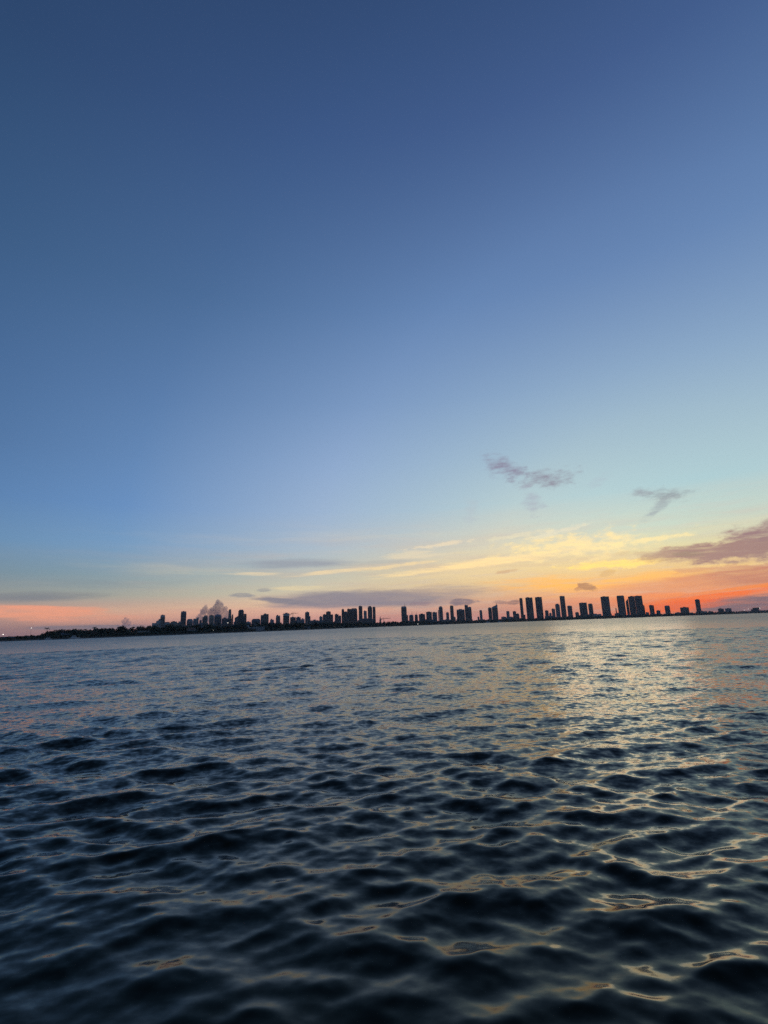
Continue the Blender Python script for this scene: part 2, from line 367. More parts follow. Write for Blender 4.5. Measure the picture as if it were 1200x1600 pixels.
link('sea_water', me, kind='structure')

# ---------------------------------------------------------------- land and seawall
angs = [a / 2 for a in range(-140, 141)]
vs_ = []; fs_ = []
rj = random.Random(5)
for a in angs:
    d = shore(a) + rj.uniform(-3, 3)
    for e, z in ((2, LZ), (60, LZ + .5), (400, LZ + 1), (6500, LZ + 1)): vs_.append(polar(a, d + e, z))
    vs_.append(polar(a, d, -1.0))
n = 5
for i in range(len(angs) - 1):
    o = i * n; p = o + n
    fs_ += [(o + 4, p + 4, p, o), (o, p, p + 1, o + 1), (o + 1, p + 1, p + 2, o + 2), (o + 2, p + 2, p + 3, o + 3)]
me = bpy.data.meshes.new('ground'); me.from_pydata(vs_, [], fs_); me.materials.append(LAND); link('ground', me, kind='structure')
mb = MB()
for i in range(len(angs) - 1):
    a, c = angs[i], angs[i + 1]
    d0, d1 = shore(a) - 4, shore(c) - 4
    mb.poly([polar(a, d0, -1), polar(c, d1, -1), polar(c, d1 + 1.2, -1), polar(a, d0 + 1.2, -1)],
            [polar(a, d0, LZ + .35), polar(c, d1, LZ + .35), polar(c, d1 + 1.2, LZ + .35), polar(a, d0 + 1.2, LZ + .35)])
tag(mb.build('seawall', STONE), 'long low dark stone seawall running along the whole far shore', 'seawall')

# ---------------------------------------------------------------- buildings
BUILDINGS=[
  ('low pale stepped block at the left foot of the leftmost tower', 'solid', -535.5, 1178.5, [(-9.0, -0.3, 27.3, 'box'), (-0.5, 9.0, 30.6, 'box')]),
  ('leftmost grey tower of the skyline with a lower shoulder on its left', 'slab', -522.1, 1187.1, [(-7.6, 2.0, 44.0, 'box'), (-11.2, -7.1, 36.4, 'box'), (3.0, 11.2, 27.2, 'box')]),
  ('small flat block between the two leftmost grey towers', 'solid', -512.3, 1220.2, [(-7.1, 7.1, 28.8, 'box')]),
  ('slim grey tower standing clear just left of the big cumulus cloud', 'slab', -512.2, 1269.3, [(-3.8, 8.5, 54.1, 'box'), (-8.5, -2.6, 30.9, 'box')]),
  ('broad low block right of the slim clear standing tower', 'solid', -497.2, 1279.4, [(-7.4, 7.4, 36.5, 'cap')]),
  ('mid rise block with raised right half under the left edge of the cumulus', 'solid', -499.4, 1326.2, [(-6.8, 1.0, 38.1, 'box'), (0.9, 6.8, 40.9, 'box')]),
  ('narrow low block under the left lobe of the cumulus', 'solid', -503.4, 1369.3, [(-3.2, 3.2, 35.1, 'box')]),
  ('grey slab tower with notched roof below the cumulus left lobe', 'slab', -468.3, 1304.4, [(-6.0, -2.1, 40.8, 'box'), (-2.2, 6.0, 43.9, 'box')]),
  ('left of two joined blocks straight below the cumulus peak', 'solid', -469.7, 1357.4, [(-6.1, 6.1, 45.0, 'box')]),
  ('widest flat topped block straight below the cumulus peak', 'slab', -471.0, 1411.3, [(-9.1, 9.1, 49.6, 'cap')]),
  ('low wide block at the right foot of the cumulus cloud', 'solid', -444.9, 1391.4, [(-8.0, 8.0, 36.2, 'box')]),
  ('tapering slender tower with stepped right side beside the cumulus', 'glass', -445.2, 1442.7, [(-6.8, 2.5, 63.7, 'taper'), (3.1, 6.8, 49.2, 'box')]),
  ('tall stepped tower with sloping left shoulder, tallest of the left shore', 'glass', -413.6, 1432.0, [(-15.8, -6.5, 44.8, 'slopeR'), (-6.8, 8.3, 61.3, 'cap'), (8.8, 15.8, 49.5, 'box')]),
  ('low rounded dark block behind trees right of the stepped tower', 'solid', -370.3, 1431.9, [(-12.2, 12.2, 34.5, 'cap')]),
  ('broad grey block with flat roof standing alone above the trees', 'slab', -365.9, 1514.4, [(-11.3, -3.9, 46.9, 'box'), (-3.7, 11.3, 48.0, 'box')]),
  ('small low block between the broad grey block and the square tower', 'solid', -343.2, 1511.2, [(-5.6, 5.6, 30.6, 'box')]),
  ('short square tower left of the pale edged slab tower', 'slab', -337.0, 1565.4, [(-6.2, 6.2, 43.4, 'box')]),
  ('pale edged slab tower left of the block with tower cranes', 'glass', -319.9, 1605.6, [(-9.4, 9.4, 50.5, 'box')]),
  ('unfinished block carrying two tower cranes on its roof', 'slab', -305.6, 1642.0, [(-8.8, 8.8, 39.3, 'box')]),
  ('low stepped block right of the crane topped block', 'solid', -284.4, 1658.3, [(-13.8, 1.4, 38.4, 'box'), (1.6, 13.8, 31.9, 'box')]),
  ('lone slender tower with low right shoulder after the crane block', 'slab', -270.3, 1722.6, [(-8.8, 4.9, 55.8, 'box'), (5.1, 8.8, 43.9, 'box')]),
  ('low stepped wing at the left foot of the four step tower', 'solid', -235.0, 1793.4, [(-5.6, 5.6, 40.9, 'box')]),
  ('four step tower rising to the middle, left of the dark wide slab', 'slab', -219.4, 1871.4, [(-18.5, -7.0, 50.1, 'box'), (-6.7, 10.1, 60.1, 'box'), (10.3, 18.5, 50.4, 'box')]),
  ('squat double block between the four step tower and dark wide slab', 'solid', -185.0, 1894.4, [(-11.8, 2.4, 49.2, 'box'), (2.6, 11.8, 44.1, 'box')]),
  ('dark wide slab building with a slim fin on its left edge', 'glass', -151.6, 2021.3, [(-30.9, -21.0, 71.4, 'box'), (-20.9, -9.0, 62.3, 'box'), (-8.6, 5.4, 72.3, 'box'), (5.7, 30.9, 75.4, 'cap')]),
  ('slim tower right beside the dark wide slab building', 'slab', -110.2, 2075.4, [(-7.4, 7.4, 83.6, 'box')]),
  ('shorter tower between the slim tower and the twin towers', 'solid', -93.3, 2122.1, [(-6.4, 6.4, 65.1, 'box')]),
  ('left and thicker of the twin dark towers near mid skyline', 'slab', -74.3, 2149.8, [(-9.1, 9.1, 86.5, 'crown')]),
  ('right and thinner of the twin dark towers near mid skyline', 'slab', -58.1, 2193.4, [(-5.8, 5.8, 82.7, 'box')]),
  ('long low podium block in front of the twin dark towers', 'solid', -81.4, 1969.9, [(-27.1, 27.1, 30.0, 'box')]),
  ('tall rounded top glass tower with a thin roof antenna, alone at mid skyline', 'glass', 74.6, 2241.0, [(-14.1, 9.3, 84.2, 'cap'), (7.9, 14.1, 45.5, 'box')]),
  ('first short tower right of the antenna tower', 'slab', 102.4, 2219.7, [(-9.2, 9.2, 45.9, 'cap')]),
  ('second short narrow tower right of the antenna tower', 'slab', 125.4, 2246.2, [(-6.3, 6.3, 44.3, 'box')]),
  ('wide mid height block right of two short towers', 'slab', 154.2, 2296.9, [(-13.7, 13.7, 47.1, 'box')]),
  ('left half of a taller pair of joined grey slabs', 'solid', 192.4, 2373.9, [(-13.2, 13.2, 57.7, 'box')]),
  ('right half of a taller pair of joined grey slabs', 'solid', 225.0, 2441.1, [(-11.1, 11.1, 56.8, 'box')]),
  ('slender tower with tapered crown right of the joined slabs', 'slab', 251.8, 2428.4, [(-7.1, 11.1, 84.9, 'crown'), (-11.1, -8.4, 67.9, 'box')]),
  ('short slim tower with rounded top between two slender towers', 'solid', 288.1, 2455.6, [(-6.9, 6.9, 56.5, 'cap')]),
  ('slender straight tower with small podium, left of the wide double slab', 'slab', 318.8, 2494.0, [(-11.9, 4.3, 86.8, 'box'), (1.1, 11.9, 31.7, 'box')]),
  ('wide double slab with a raised fin tower in its middle', 'glass', 380.4, 2535.1, [(-36.6, 2.5, 67.9, 'box'), (4.3, 20.7, 88.7, 'box'), (20.3, 36.6, 77.7, 'box')]),
  ('little tower alone on a low podium', 'solid', 460.0, 2548.7, [(-0.6, 12.6, 63.1, 'cap'), (-12.6, -3.5, 28.8, 'box')]),
  ('sail shaped tower with roof sloping up to a spire', 'glass', 533.9, 2580.9, [(-23.7, -6.2, 73.1, 'box'), (-4.5, 23.7, 88.7, 'slopeR')]),
  ('short rounded tower with a lower wing on its left', 'solid', 596.5, 2591.5, [(-21.4, 3.0, 25.7, 'box'), (5.9, 21.4, 54.8, 'cap')]),
  ('three step low block left of the needle thin tower', 'solid', 649.3, 2601.3, [(-19.9, -13.6, 25.3, 'box'), (-10.9, 5.2, 51.0, 'box'), (4.5, 19.9, 38.5, 'box')]),
  ('needle thin dark tower left of the two big slab towers', 'slab', 694.7, 2636.3, [(-7.4, 7.4, 117.2, 'box')]),
  ('left of the two big dark slab towers below yellow sky', 'slab', 737.8, 2672.9, [(-9.0, 26.3, 120.5, 'box'), (-26.3, -17.6, 34.2, 'box')]),
  ('right of the two big dark slab towers below yellow sky', 'slab', 812.5, 2725.3, [(-17.3, 17.3, 123.5, 'box')]),
  ('small stepped block just right of the two big slab towers', 'solid', 835.0, 2678.9, [(-8.8, 8.8, 50.5, 'box')]),
  ('stair stepped building climbing toward the hazy slim tower', 'solid', 896.1, 2739.1, [(-28.8, -17.0, 37.5, 'box'), (-14.3, 3.0, 59.1, 'box'), (6.3, 28.8, 86.8, 'crown')]),
  ('tall slim tower, highest of the middle group and palest', 'glass', 1017.5, 2949.3, [(-13.7, 13.7, 135.3, 'box')]),
  ('square shouldered tower right of the tall slim pale one', 'slab', 989.8, 2768.2, [(-11.9, 11.9, 73.2, 'box')]),
  ('low rounded block left of the flat topped dark block', 'solid', 1014.2, 2736.5, [(-9.3, 9.3, 39.1, 'cap')]),
  ('flat topped dark block left of a slimmer neighbour of equal height', 'slab', 1067.2, 2777.5, [(-19.3, 19.3, 87.4, 'box')]),
  ('slimmer tower with chamfered top beside flat topped dark block', 'slab', 1115.6, 2799.1, [(-11.1, 11.1, 83.2, 'cap')]),
  ('big dark slab tower standing alone under orange sky', 'slab', 1193.5, 2785.0, [(-21.1, 21.1, 116.5, 'box')]),
  ('tall tower touching the left side of the massive dark block', 'slab', 1265.6, 2771.4, [(-11.9, 25.1, 119.7, 'cap'), (-25.1, -20.7, 53.8, 'box')]),
  ('massive wide dark block with notched left roof corner, widest in the skyline', 'glass', 1358.7, 2794.9, [(-44.5, -31.4, 102.5, 'slopeR'), (-29.6, 1.8, 112.7, 'box'), (2.5, 38.9, 113.9, 'box'), (32.4, 44.5, 62.2, 'box')]),
  ('stubby tower just right of the massive dark block', 'slab', 1413.3, 2752.6, [(-0.9, 21.3, 60.0, 'box'), (-21.3, -6.3, 23.7, 'box')]),
  ('tiny low block against the red sky between stubby towers', 'solid', 1445.1, 2728.6, [(-9.6, 9.6, 30.8, 'box')]),
  ('stubby square tower against the brightest red sky', 'slab', 1503.4, 2743.2, [(-12.0, 12.0, 56.9, 'cap')]),
  ('wide low rise block against the red sky', 'slab', 1578.9, 2716.1, [(-19.9, 19.9, 42.1, 'box')]),
  ('lone slender tower farthest right in the skyline', 'slab', 1660.9, 2727.5, [(-10.8, 10.8, 81.2, 'box')]),
  ('left of two low twin blocks near the far right shore', 'solid', 1709.8, 2622.9, [(-12.5, 12.5, 27.8, 'box')]),
  ('right of two low twin blocks near the far right shore', 'solid', 1739.4, 2610.4, [(-13.5, 13.5, 27.3, 'box')]),
]

def facade(mbw, mbs, x0, x1, y0, y1, h0, h1, style, st):
    fl = 3.4; n = max(1, int((h1 - h0 - 1.5) / fl))
    if style == 'solid':
        nc = max(1, int((x1 - x0 - 1) / 3.2)); w = (x1 - x0 - 1) / nc
        nd = max(1, int((y1 - y0 - 1) / 3.6)); wd = (y1 - y0 - 1) / nd
        for k in range(n):
            z = h0 + 1 + k * fl
            for i in range(nc):
                xa = x0 + .5 + i * w + w * .2
                mbw.box(xa, xa + w * .6, y0 - .06, y0 + .1, z, z + 1.7)
            for i in range(nd):
                ya_ = y0 + .5 + i * wd + wd * .2
                mbw.box(x0 - .06, x0 + .1, ya_, ya_ + wd * .6, z, z + 1.7)
                mbw.box(x1 - .1, x1 + .06, ya_, ya_ + wd * .6, z, z + 1.7)
    else:
        step = fl if style == 'slab' else fl * 2
        n = max(1, int((h1 - h0 - 1) / step)); e = .7 if style == 'slab' else .25
        for k in range(n + 1):
            z = h0 + k * step
            mbs.box(x0 - e, x1 + e, y0 - e, y1 + e, z - .22, z + .22)
            if k < n: mbw.box(x0 - .08, x1 + .08, y0 - .08, y1 + .08, z + .9, z + step - .4)
        nc = max(2, int((x1 - x0) / (7 if style == 'slab' else 4)))
        e2 = e + .12
        for i in range(nc + 1):
            xx = x0 + (x1 - x0) * i / nc
            mbs.box(xx - .25, xx + .25, y0 - e2, y0 - .1, h0, h0 + n * step)
for bi, (label, style, bx, by, vols) in enumerate(BUILDINGS):
    rb = random.Random(100 + bi)
    a = math.atan2(bx, by)
    root = thing('apartment_tower' if max(v[2] for v in vols) > 60 else 'apartment_block', label, 'building', (bx, by, LZ + .9), -a,
                 'buildings of the far skyline')
    h_main = max(v[2] for v in vols)
    right = math.degrees(a) > 12
    wmat = rb.choice(([WALLS[3], WALLS[5], WALLS[3], WALLS[0]] if right else [WALLS[0], WALLS[1], WALLS[2], WALLS[5], WALLS[4], WALLS[0]]))
    if 'pale' in label: wmat = WALLS[4]
    if 'dark' in label: wmat = WALLS[5]
    for (x0, x1, h_, sh) in vols:
        h_ -= LZ + .9; w = x1 - x0
        dp = min(max(14, w * .75), 34) * rb.uniform(.9, 1.1); y0 = rb.uniform(0, 2); y1 = y0 + dp
        nm = 'wall' if h_ > h_main - 3 - LZ else 'wing'
        m1 = MB(); top = h_
        if sh == 'taper': m1.box(x0, x1, y0, y1, 0, h_ * .6); m1.box(x0 + .1, x1 - .1, y0 + .1, y1 - .1, h_ * .6, h_, t=w * .16); top = h_ * .6
        elif sh == 'cap': m1.box(x0, x1, y0, y1, 0, h_ - min(4, h_ * .2)); m1.box(x0 + .3, x1 - .3, y0 + .3, y1 - .3, h_ - min(4, h_ * .2), h_, t=min(w * .16, 3)); top = h_ - min(4, h_ * .2)
        elif sh == 'slopeR': m1.box(x0, x1, y0, y1, 0, h_ * .84); m1.box(x0, x1, y0, y1, h_ * .84, h_, zl=h_ * .86); top = h_ * .82
        elif sh == 'crown': m1.box(x0, x1, y0, y1, 0, h_ - 5); m1.box(x0 + w * .18, x1 - w * .18, y0 + 2, y1 - 2, h_ - 5, h_); m1.box(x0, x0 + w * .12, y0, y1, h_ - 5, h_ - 3); top = h_ - 5.2
        else: m1.box(x0, x1, y0, y1, 0, h_)
        wall = m1.build(nm, wmat, root)
        mw = MB(); ms = MB(); facade(mw, ms, x0, x1, y0, y1, .3, top - .3, style, rb)
        if mw.v: mw.build('window', GLASS, wall, kind='stuff')
        if ms.v: ms.build('floor_slab', SLAB if style == 'slab' else STEEL, wall, kind='stuff')
        if sh == 'box' and w > 9:
            m2 = MB(); c0 = x0 + w * rb.uniform(.15, .35); m2.box(c0, c0 + w * rb.uniform(.3, .45), y0 + 3, y1 - 3, h_ + .02, h_ + rb.uniform(2.2, 4.0)); m2.build('roof_plant', ROOF, wall)
            m2 = MB()
            rg = lambda i, z: [(x0 + i, y0 + i, z), (x1 - i, y0 + i, z), (x1 - i, y1 - i, z), (x0 + i, y1 - i, z)]
            m2.v = rg(0, h_ + .02) + rg(0, h_ + 1.1) + rg(.3, h_ + 1.1) + rg(.3, h_ + .02)
            m2.f = [(s_ * 4 + i, s_ * 4 + (i + 1) % 4, ((s_ + 1) % 4) * 4 + (i + 1) % 4, ((s_ + 1) % 4) * 4 + i) for s_ in range(4) for i in range(4)]
            m2.build('parapet', wmat, wall)
    if 'antenna' in label:
        v = vols[0]; m2 = MB(); xx = v[0] * .3 + v[1] * .7; m2.cone((xx, 8, v[2] - 3), (xx, 8, v[2] + 13), .9, .25); m2.build('antenna', STEEL, root)
    if 'spire' in label:
        v = vols[-1]; m2 = MB(); m2.cone((v[1] - 4, 6, v[2] - 6), (v[1] - 4, 6, v[2] + 9), 1.6, .2); m2.build('spire', STEEL, root)

# dim low blocks that close the gaps at the foot of the towers
MARKS = [(-36.5, 'at the extreme left end'), (-33.5, 'by the leftmost palm'), (-31.2, 'by the far left motor boat'), (-29, 'left of the small cumulus'),
         (-27, 'under the small cumulus cloud'), (-25.2, 'left of the leftmost tower'), (-23.8, 'below the leftmost tower'), (-22, 'below the slim clear standing tower'),
         (-20.2, 'under the big cumulus left lobe'), (-18.6, 'under the big cumulus peak'), (-17.2, 'below the tapering tower'), (-16, 'below the tall stepped tower'),
         (-14.3, 'below the rounded dark block'), (-13.2, 'below the broad grey block'), (-11.7, 'below the pale edged slab tower'), (-10.6, 'below the crane topped block'),
         (-9, 'below the lone slender left tower'), (-7.8, 'left of the four step tower'), (-6.3, 'below the four step tower'), (-4, 'below the dark wide slab'), (-2.3, 'below the twin dark towers'),
         (-.8, 'by the pointed steeple'), (.7, 'left of the antenna tower'), (2, 'below the antenna tower'), (4.2, 'below the joined grey slabs'), (6.6, 'below the tapered crown tower'),
         (8.8, 'below the wide double slab'), (11.6, 'by the sail shaped tower'), (14.3, 'below the needle thin tower'), (16.5, 'below the two big slab towers'), (18.8, 'below the pale hazy tower'),
         (21.3, 'below the flat topped dark block'), (23.8, 'below the big lone slab tower'), (26, 'below the massive dark block'), (28.4, 'below the stubby towers'), (30, 'below the wide low rise'),
         (31.8, 'below the farthest right tower'), (34, 'by the low twin blocks'), (36.5, 'by the causeway')]
rf = random.Random(77)
def filler(a, back, w, hh):
    z_ = min(MARKS, key=lambda q: abs(q[0] - a))[1]
    wide = 'wide' if w > 38 else 'narrow'; tall = 'taller' if hh > 22 else 'lower'
    d = shore(a) + back
    r = thing('low_block', f'{tall} {wide} dim block in the row of low buildings {z_}', 'building', polar(a, d, LZ + .9), -R(a), f'{tall} {wide} low blocks {z_}')
    m = MB(); m.box(-w / 2, w / 2, 0, 16, 0, hh); wl = m.build('wall', rf.choice(WALLS), r)
    mw = MB(); ms = MB(); facade(mw, ms, -w / 2, w / 2, 0, 16, .3, hh - .3, 'solid', rf); mw.build('window', GLASS, wl, kind='stuff')
    m = MB(); c0 = rf.uniform(-w * .4, 0); m.box(c0, c0 + w * .3, 3, 13, hh + .02, hh + rf.uniform(2, 4)); m.build('roof_plant', ROOF, wl)
a = -23.8
while a < -2.2: filler(a, 1000, rf.uniform(22, 50), rf.uniform(20, 34) * (1.0 if a < -14 else .95)); a += rf.uniform(.5, 1.15)
a = 2.0
while a < 33: filler(a, 1050, rf.uniform(24, 60), rf.uniform(12, 27) * (1 if a < 26 else .75)); a += rf.uniform(.7, 1.3)

# tower cranes and the pointed mast
def crane(label, a, d, z0, mast, jib, turn):
    r = thing('tower_crane', label, 'crane', polar(a, d, z0), R(turn), 'tower cranes of the far skyline')
    m = MB(); m.bar((0, 0, 0), (0, 0, mast), .7); m.build('mast', STEEL, r)
    m = MB(); m.bar((0, 0, mast), (jib, 0, mast + 1), .5); m.build('jib', STEEL, r)
    m = MB(); m.bar((0, 0, mast), (-jib * .3, 0, mast), .6); m.build('counter_jib', STEEL, r)
    m = MB(); m.bar((0, 0, mast), (0, 0, mast + 5), .35); m.bar((0, 0, mast + 5), (jib * .6, 0, mast + .8), .15); m.bar((0, 0, mast + 5), (-jib * .28, 0, mast + .2), .15); m.build('tie_bar', STEEL, r)
    m = MB(); m.box(-jib * .3 - 1.5, -jib * .3 + 1.5, -1, 1, mast - 2.5, mast - .1); m.build('counterweight', SLAB, r)
crane('left tower crane on the unfinished block, jib pointing left', -11.05, 1650, 38, 10, 20, 165)
crane('right tower crane on the unfinished block, jib pointing right', -10.55, 1655, 38, 13, 18, 20)
crane('crane beside the pointed steeple, slanting away to the right', -0.45, 1560, 2, 22, 24, 25)
st = thing('steeple', 'thin pointed steeple rising above low trees between twin towers and antenna tower', 'steeple', polar(-0.85, 1500, 2))
m = MB(); m.box(-4, 4, 0, 8, 0, 12, t=.6); m.build('tower_base', WALLS[5], st)
m = MB(); m.box(-2.6, 2.6, 1.4, 6.6, 12, 18, t=.4); m.build('belfry', WALLS[3], st)
m = MB(); m.cone((0, 4, 18), (0, 4, 29), 2.4, .15, 8); m.build('spire', ROOF, st)

# ---------------------------------------------------------------- low waterfront houses among the trees (left shore)
def villa(label, a, e, w, hgt, wallm, roofm, flat=False, cat='house'):
    d = shore(a) + e
    r = thing('waterfront_house', label, cat, polar(a, d, LZ + .3), -R(a), 'low houses on the left shore')
    m = MB(); m.box(-w / 2, w / 2, 0, 9, 0, hgt); wl = m.build('wall', wallm, r)
    m = MB()
    if flat: m.box(-w / 2 - .6, w / 2 + .6, -.8, 9.6, hgt + .01, hgt + .5)
    else:
        o = .7; m.poly([(-w / 2 - o, -o, hgt + .01), (w / 2 + o, -o, hgt + .01), (w / 2 + o, 9 + o, hgt + .01), (-w / 2 - o, 9 + o, hgt + .01)],
                       [(-w / 2 + 3, 4, hgt + 2.6), (w / 2 - 3, 4, hgt + 2.6), (w / 2 - 3, 5, hgt + 2.6), (-w / 2 + 3, 5, hgt + 2.6)])
    m.build('roof', roofm, r)
    nw = max(2, int(w / 3.5))
    for k in range(int(hgt / 3)):
        for i in range(nw):
            x = -w / 2 + w * (i + .5) / nw; m = MB(); m.box(x - .8, x + .8, -.07, .1, k * 3 + .9, k * 3 + 2.3); m.build('window', GLASS, wl)
villa('long pale waterfront building under trees below the broad grey block', -15.0, 14, 46, 6.2, WALLS[4], WHITE, True, 'building')
villa('small house with bright white roof left of the pale waterfront building', -15.6, 26, 12, 8.6, WHITE, WHITE, False)
villa('grey two storey house at the water under the cumulus cloud', -21.3, 16, 20, 5.4, WALLS[0], TILE, False)
villa('flat roofed pale house among trees left of the leftmost tower', -25.6, 18, 16, 5.4, WALLS[4], ROOF, True)
villa('low brown roofed house among palms toward the left edge', -30.3, 18, 18, 4.2, WALLS[1], TILE, False)
villa('small pale house near the leftmost palms', -32.4, 20, 14, 3.6, WALLS[4], ROOF, False)
villa('long flat shed at the far left end of the shore', -35.2, 40, 52, 3.4, WALLS[0], ROOF, True, 'shed')
villa('low house under trees below the lone slender tower', -9.4, 22, 26, 5.0, WALLS[0], ROOF, True)

# ---------------------------------------------------------------- trees
def crown_mesh(seed, w, h0, h1, n, m, size):
    r = random.Random(seed); b_ = MB()
    lobes = [(r.uniform(-w * .3, w * .3), r.uniform(-w * .3, w * .3), r.uniform(h0 + (h1 - h0) * .3, h1 - (h1 - h0) * .22), r.uniform(w * .2, w * .36)) for _ in range(7)]
    lobes.append((0, 0, (h0 + h1) / 2, w * .34))
    for i in range(n):
        lx, ly, lz, lr = r.choice(lobes)
        d = Vector((r.gauss(0, 1), r.gauss(0, 1), r.gauss(0, .8))).normalized() * lr * r.uniform(.55, 1.08)
        c = Vector((lx, ly, lz)) + d
        u = Vector((r.gauss(0, 1), r.gauss(0, 1), r.gauss(0, 1))).normalized(); v = u.orthogonal().normalized()
        s = size * r.uniform(.6, 1.4); o = len(b_.v)
        b_.v += [tuple(c - u * s - v * s * .5), tuple(c + u * s * .2 - v * s), tuple(c + u * s + v * s * .2), tuple(c + v * s)]
        b_.f.append((o, o + 1, o + 2, o + 3))
    return b_.mesh('crown', m)
def palm_mesh(seed, h, n=17, m=None):
    r = random.Random(seed); b_ = MB()
    for i in range(n):
        a = i * 2.4 + r.uniform(-.2, .2); up = r.uniform(-.3, 1.0); L = r.uniform(2.6, 3.6); prev = None
        for k in range(6):
            t_ = k / 5; x = L * t_ * (1 - .12 * t_); z = h + up * x * .55 - .22 * x * x * (.6 + .5 * (1 - up)); w_ = (.75 - .65 * t_) if k else .12
            cx, cy = math.cos(a), math.sin(a)
            p = (Vector((cx * x - cy * w_, cy * x + cx * w_, z - w_ * .5)), Vector((cx * x, cy * x, z)), Vector((cx * x + cy * w_, cy * x - cx * w_, z - w_ * .5)))
            if prev:
                o = len(b_.v); b_.v += [tuple(q) for q in prev + p]; b_.f += [(o, o + 1, o + 4, o + 3), (o + 1, o + 2, o + 5, o + 4)]
            prev = p
    return b_.mesh('crown', m)
def trunk_mesh(h, r0, lean, limbs):
    b_ = MB(); b_.cone((0, 0, 0), (lean * .4, 0, h * .55), r0, r0 * .75); b_.cone((lean * .4, 0, h * .55), (lean, 0, h), r0 * .75, r0 * .45)
    for (a, z, L) in limbs: b_.cone((lean * .4, 0, z), (lean * .4 + math.cos(a) * L, math.sin(a) * L, z + L * .9), r0 * .4, r0 * .12)
    return b_.mesh('trunk', BARK)
kinds = []
for s in range(5):
    w = 9 + s; kinds.append(('broadleaf_tree', crown_mesh(40 + s, w, 2.0, 10.0, 420, LEAF[s % 2], .75), trunk_mesh(6, .35, .4, [(s, 3, 2.4), (s + 2.2, 3.4, 2.2), (s + 4, 3.8, 2)])))
for s in range(2):
    kinds.append(('palm_tree', palm_mesh(70 + s, 10, 17, LEAF[2]), trunk_mesh(10, .26, .0 + .02 * s, [])))
used = set()
def plant(k, a, e, s, label, group, sx=1.0):
    nm, cm, tm = kinds[k]; d = shore(a) + e
    r = thing(nm, label, 'tree', polar(a, d, LZ + .2), random.uniform(0, 6.28), group); r.scale = (s * sx, s * sx, s)
    link('trunk', tm, r); link('crown', cm, r)
random.seed(21)
# height in metres of the tree line along the shore
def tree_h(a): return float(np.interp(a, [-38, -34.5, -33.6, -30, -26, -20, -14, -8, -2, 3, 9, 20, 33, 37], [4, 5.5, 11, 12, 14, 14, 14.5, 14, 14, 13.5, 13, 14, 12, 8]))
cnt = 0; a = -37.8
while a < 38 and cnt < 286:
    left = a < 2
    h_ = tree_h(a); palm = a < -8 and random.random() < .16 and h_ > 8
    z_ = min(MARKS, key=lambda q: abs(q[0] - a))[1]
    s_ = random.uniform(1.0, 1.3) if palm else random.uniform(.72, 1.12)
    wd = random.uniform(.8, 1.15)
    adj = ('taller' if s_ > 1.15 else 'shorter') if palm else ('tall' if s_ > 1.0 else 'middling' if s_ > .86 else 'low') + (' wide' if wd > 1.0 else ' narrow')
    lab_ = adj + (' palm' if palm else ' dark leafy tree') + ' on the shore ' + z_
    g_ = adj + (' palms ' if palm else ' leafy trees ') + z_
    if palm: plant(random.choice([5, 6]), a, random.uniform(8, 40), h_ / 12.5 * s_, lab_, g_)
    else: plant(random.randrange(5), a, random.uniform(10, 55), h_ / 11.5 * s_, lab_, g_, wd)
    cnt += 1
    a += random.uniform(.12, .34) if left else random.uniform(.25, .55)
plant(5, -33.75, 12, 1.25, 'tallest palm standing out above the low trees near the left edge', None)
plant(6, -29.9, 14, 1.22, 'tall palm standing out in the middle of the left tree line', None)
plant(5, -27.6, 14, 1.2, 'tall palm just left of the small cumulus cloud', None)
for o in bpy.data.objects:
    if o.get('group') is None and 'group' in o: del o['group']
# shrubs below the trees
rs = random.Random(8); mb = MB()
for i in range(24000):
    a = rs.uniform(-38, 38)
    d = shore(a) + rs.uniform(3, 30); s = rs.uniform(.7, 1.6) * (1 if a < 0 else 1.9)
    hh = (1.0 if a < -34.3 else 3.6 if a < 2 else 8.0); c = Vector(polar(a, d, LZ + .3 + rs.random() ** 1.3 * hh))
    u = Vector((rs.gauss(0, 1), rs.gauss(0, 1), rs.gauss(0, 1))).normalized(); v = u.orthogonal().normalized(); o = len(mb.v)
    mb.v += [tuple(c - u * s), tuple(c + v * s), tuple(c + u * s), tuple(c - v * s)]; mb.f.append((o, o + 1, o + 2, o + 3))
tag(mb.build('shrubs', LEAF[0], kind='stuff'), 'low dark shrubbery filling the foot of the shore trees', 'shrubs')

# ---------------------------------------------------------------- causeway at the far right
cw = thing('causeway_bridge', 'low grey causeway bridge rising gently at the right edge of the shore', 'bridge', polar(36, 2450), -R(36))
m = MB(); m.poly([(-75, 0, 3), (420, -60, 9), (420, -46, 9), (-75, 14, 3)], [(-75, 0, 5.2), (420, -60, 11.6), (420, -46, 11.6), (-75, 14, 5.2)]); m.build('deck', SLAB, cw)
m = MB(); m.poly([(-75, -.4, 5.2), (420, -60.4, 11.6), (420, -60.1, 11.6), (-75, -.1, 5.2)], [(-75, -.4, 6.3), (420, -60.4, 12.7), (420, -60.1, 12.7), (-75, -.1, 6.3)]); m.build('railing', STEEL, cw)
for i in range(14):
    x = -60 + i * 36; z = 3 + 6 * (x + 75) / 495; y = -60 * (x + 75) / 495; m = MB(); m.box(x - 1.2, x + 1.2, y + 1, y + 13, -2, z - .01); m.build('pier', SLAB, cw)
ph = thing('causeway_pavilion', 'small dark flat topped building with a bright lamp above the causeway', 'building', polar(35.75, 2500, 4), -R(35.75))
m = MB(); m.box(-16, 10, 0, 14, 0, 12); m.build('wall', WALLS[5], ph)
m = MB(); m.box(-10, 13, 1, 13, 12.01, 17); m.build('upper_storey', WALLS[3], ph)
m = MB(); m.box(-11, 15, 0, 14, 17.01, 17.8); m.build('roof', ROOF, ph)

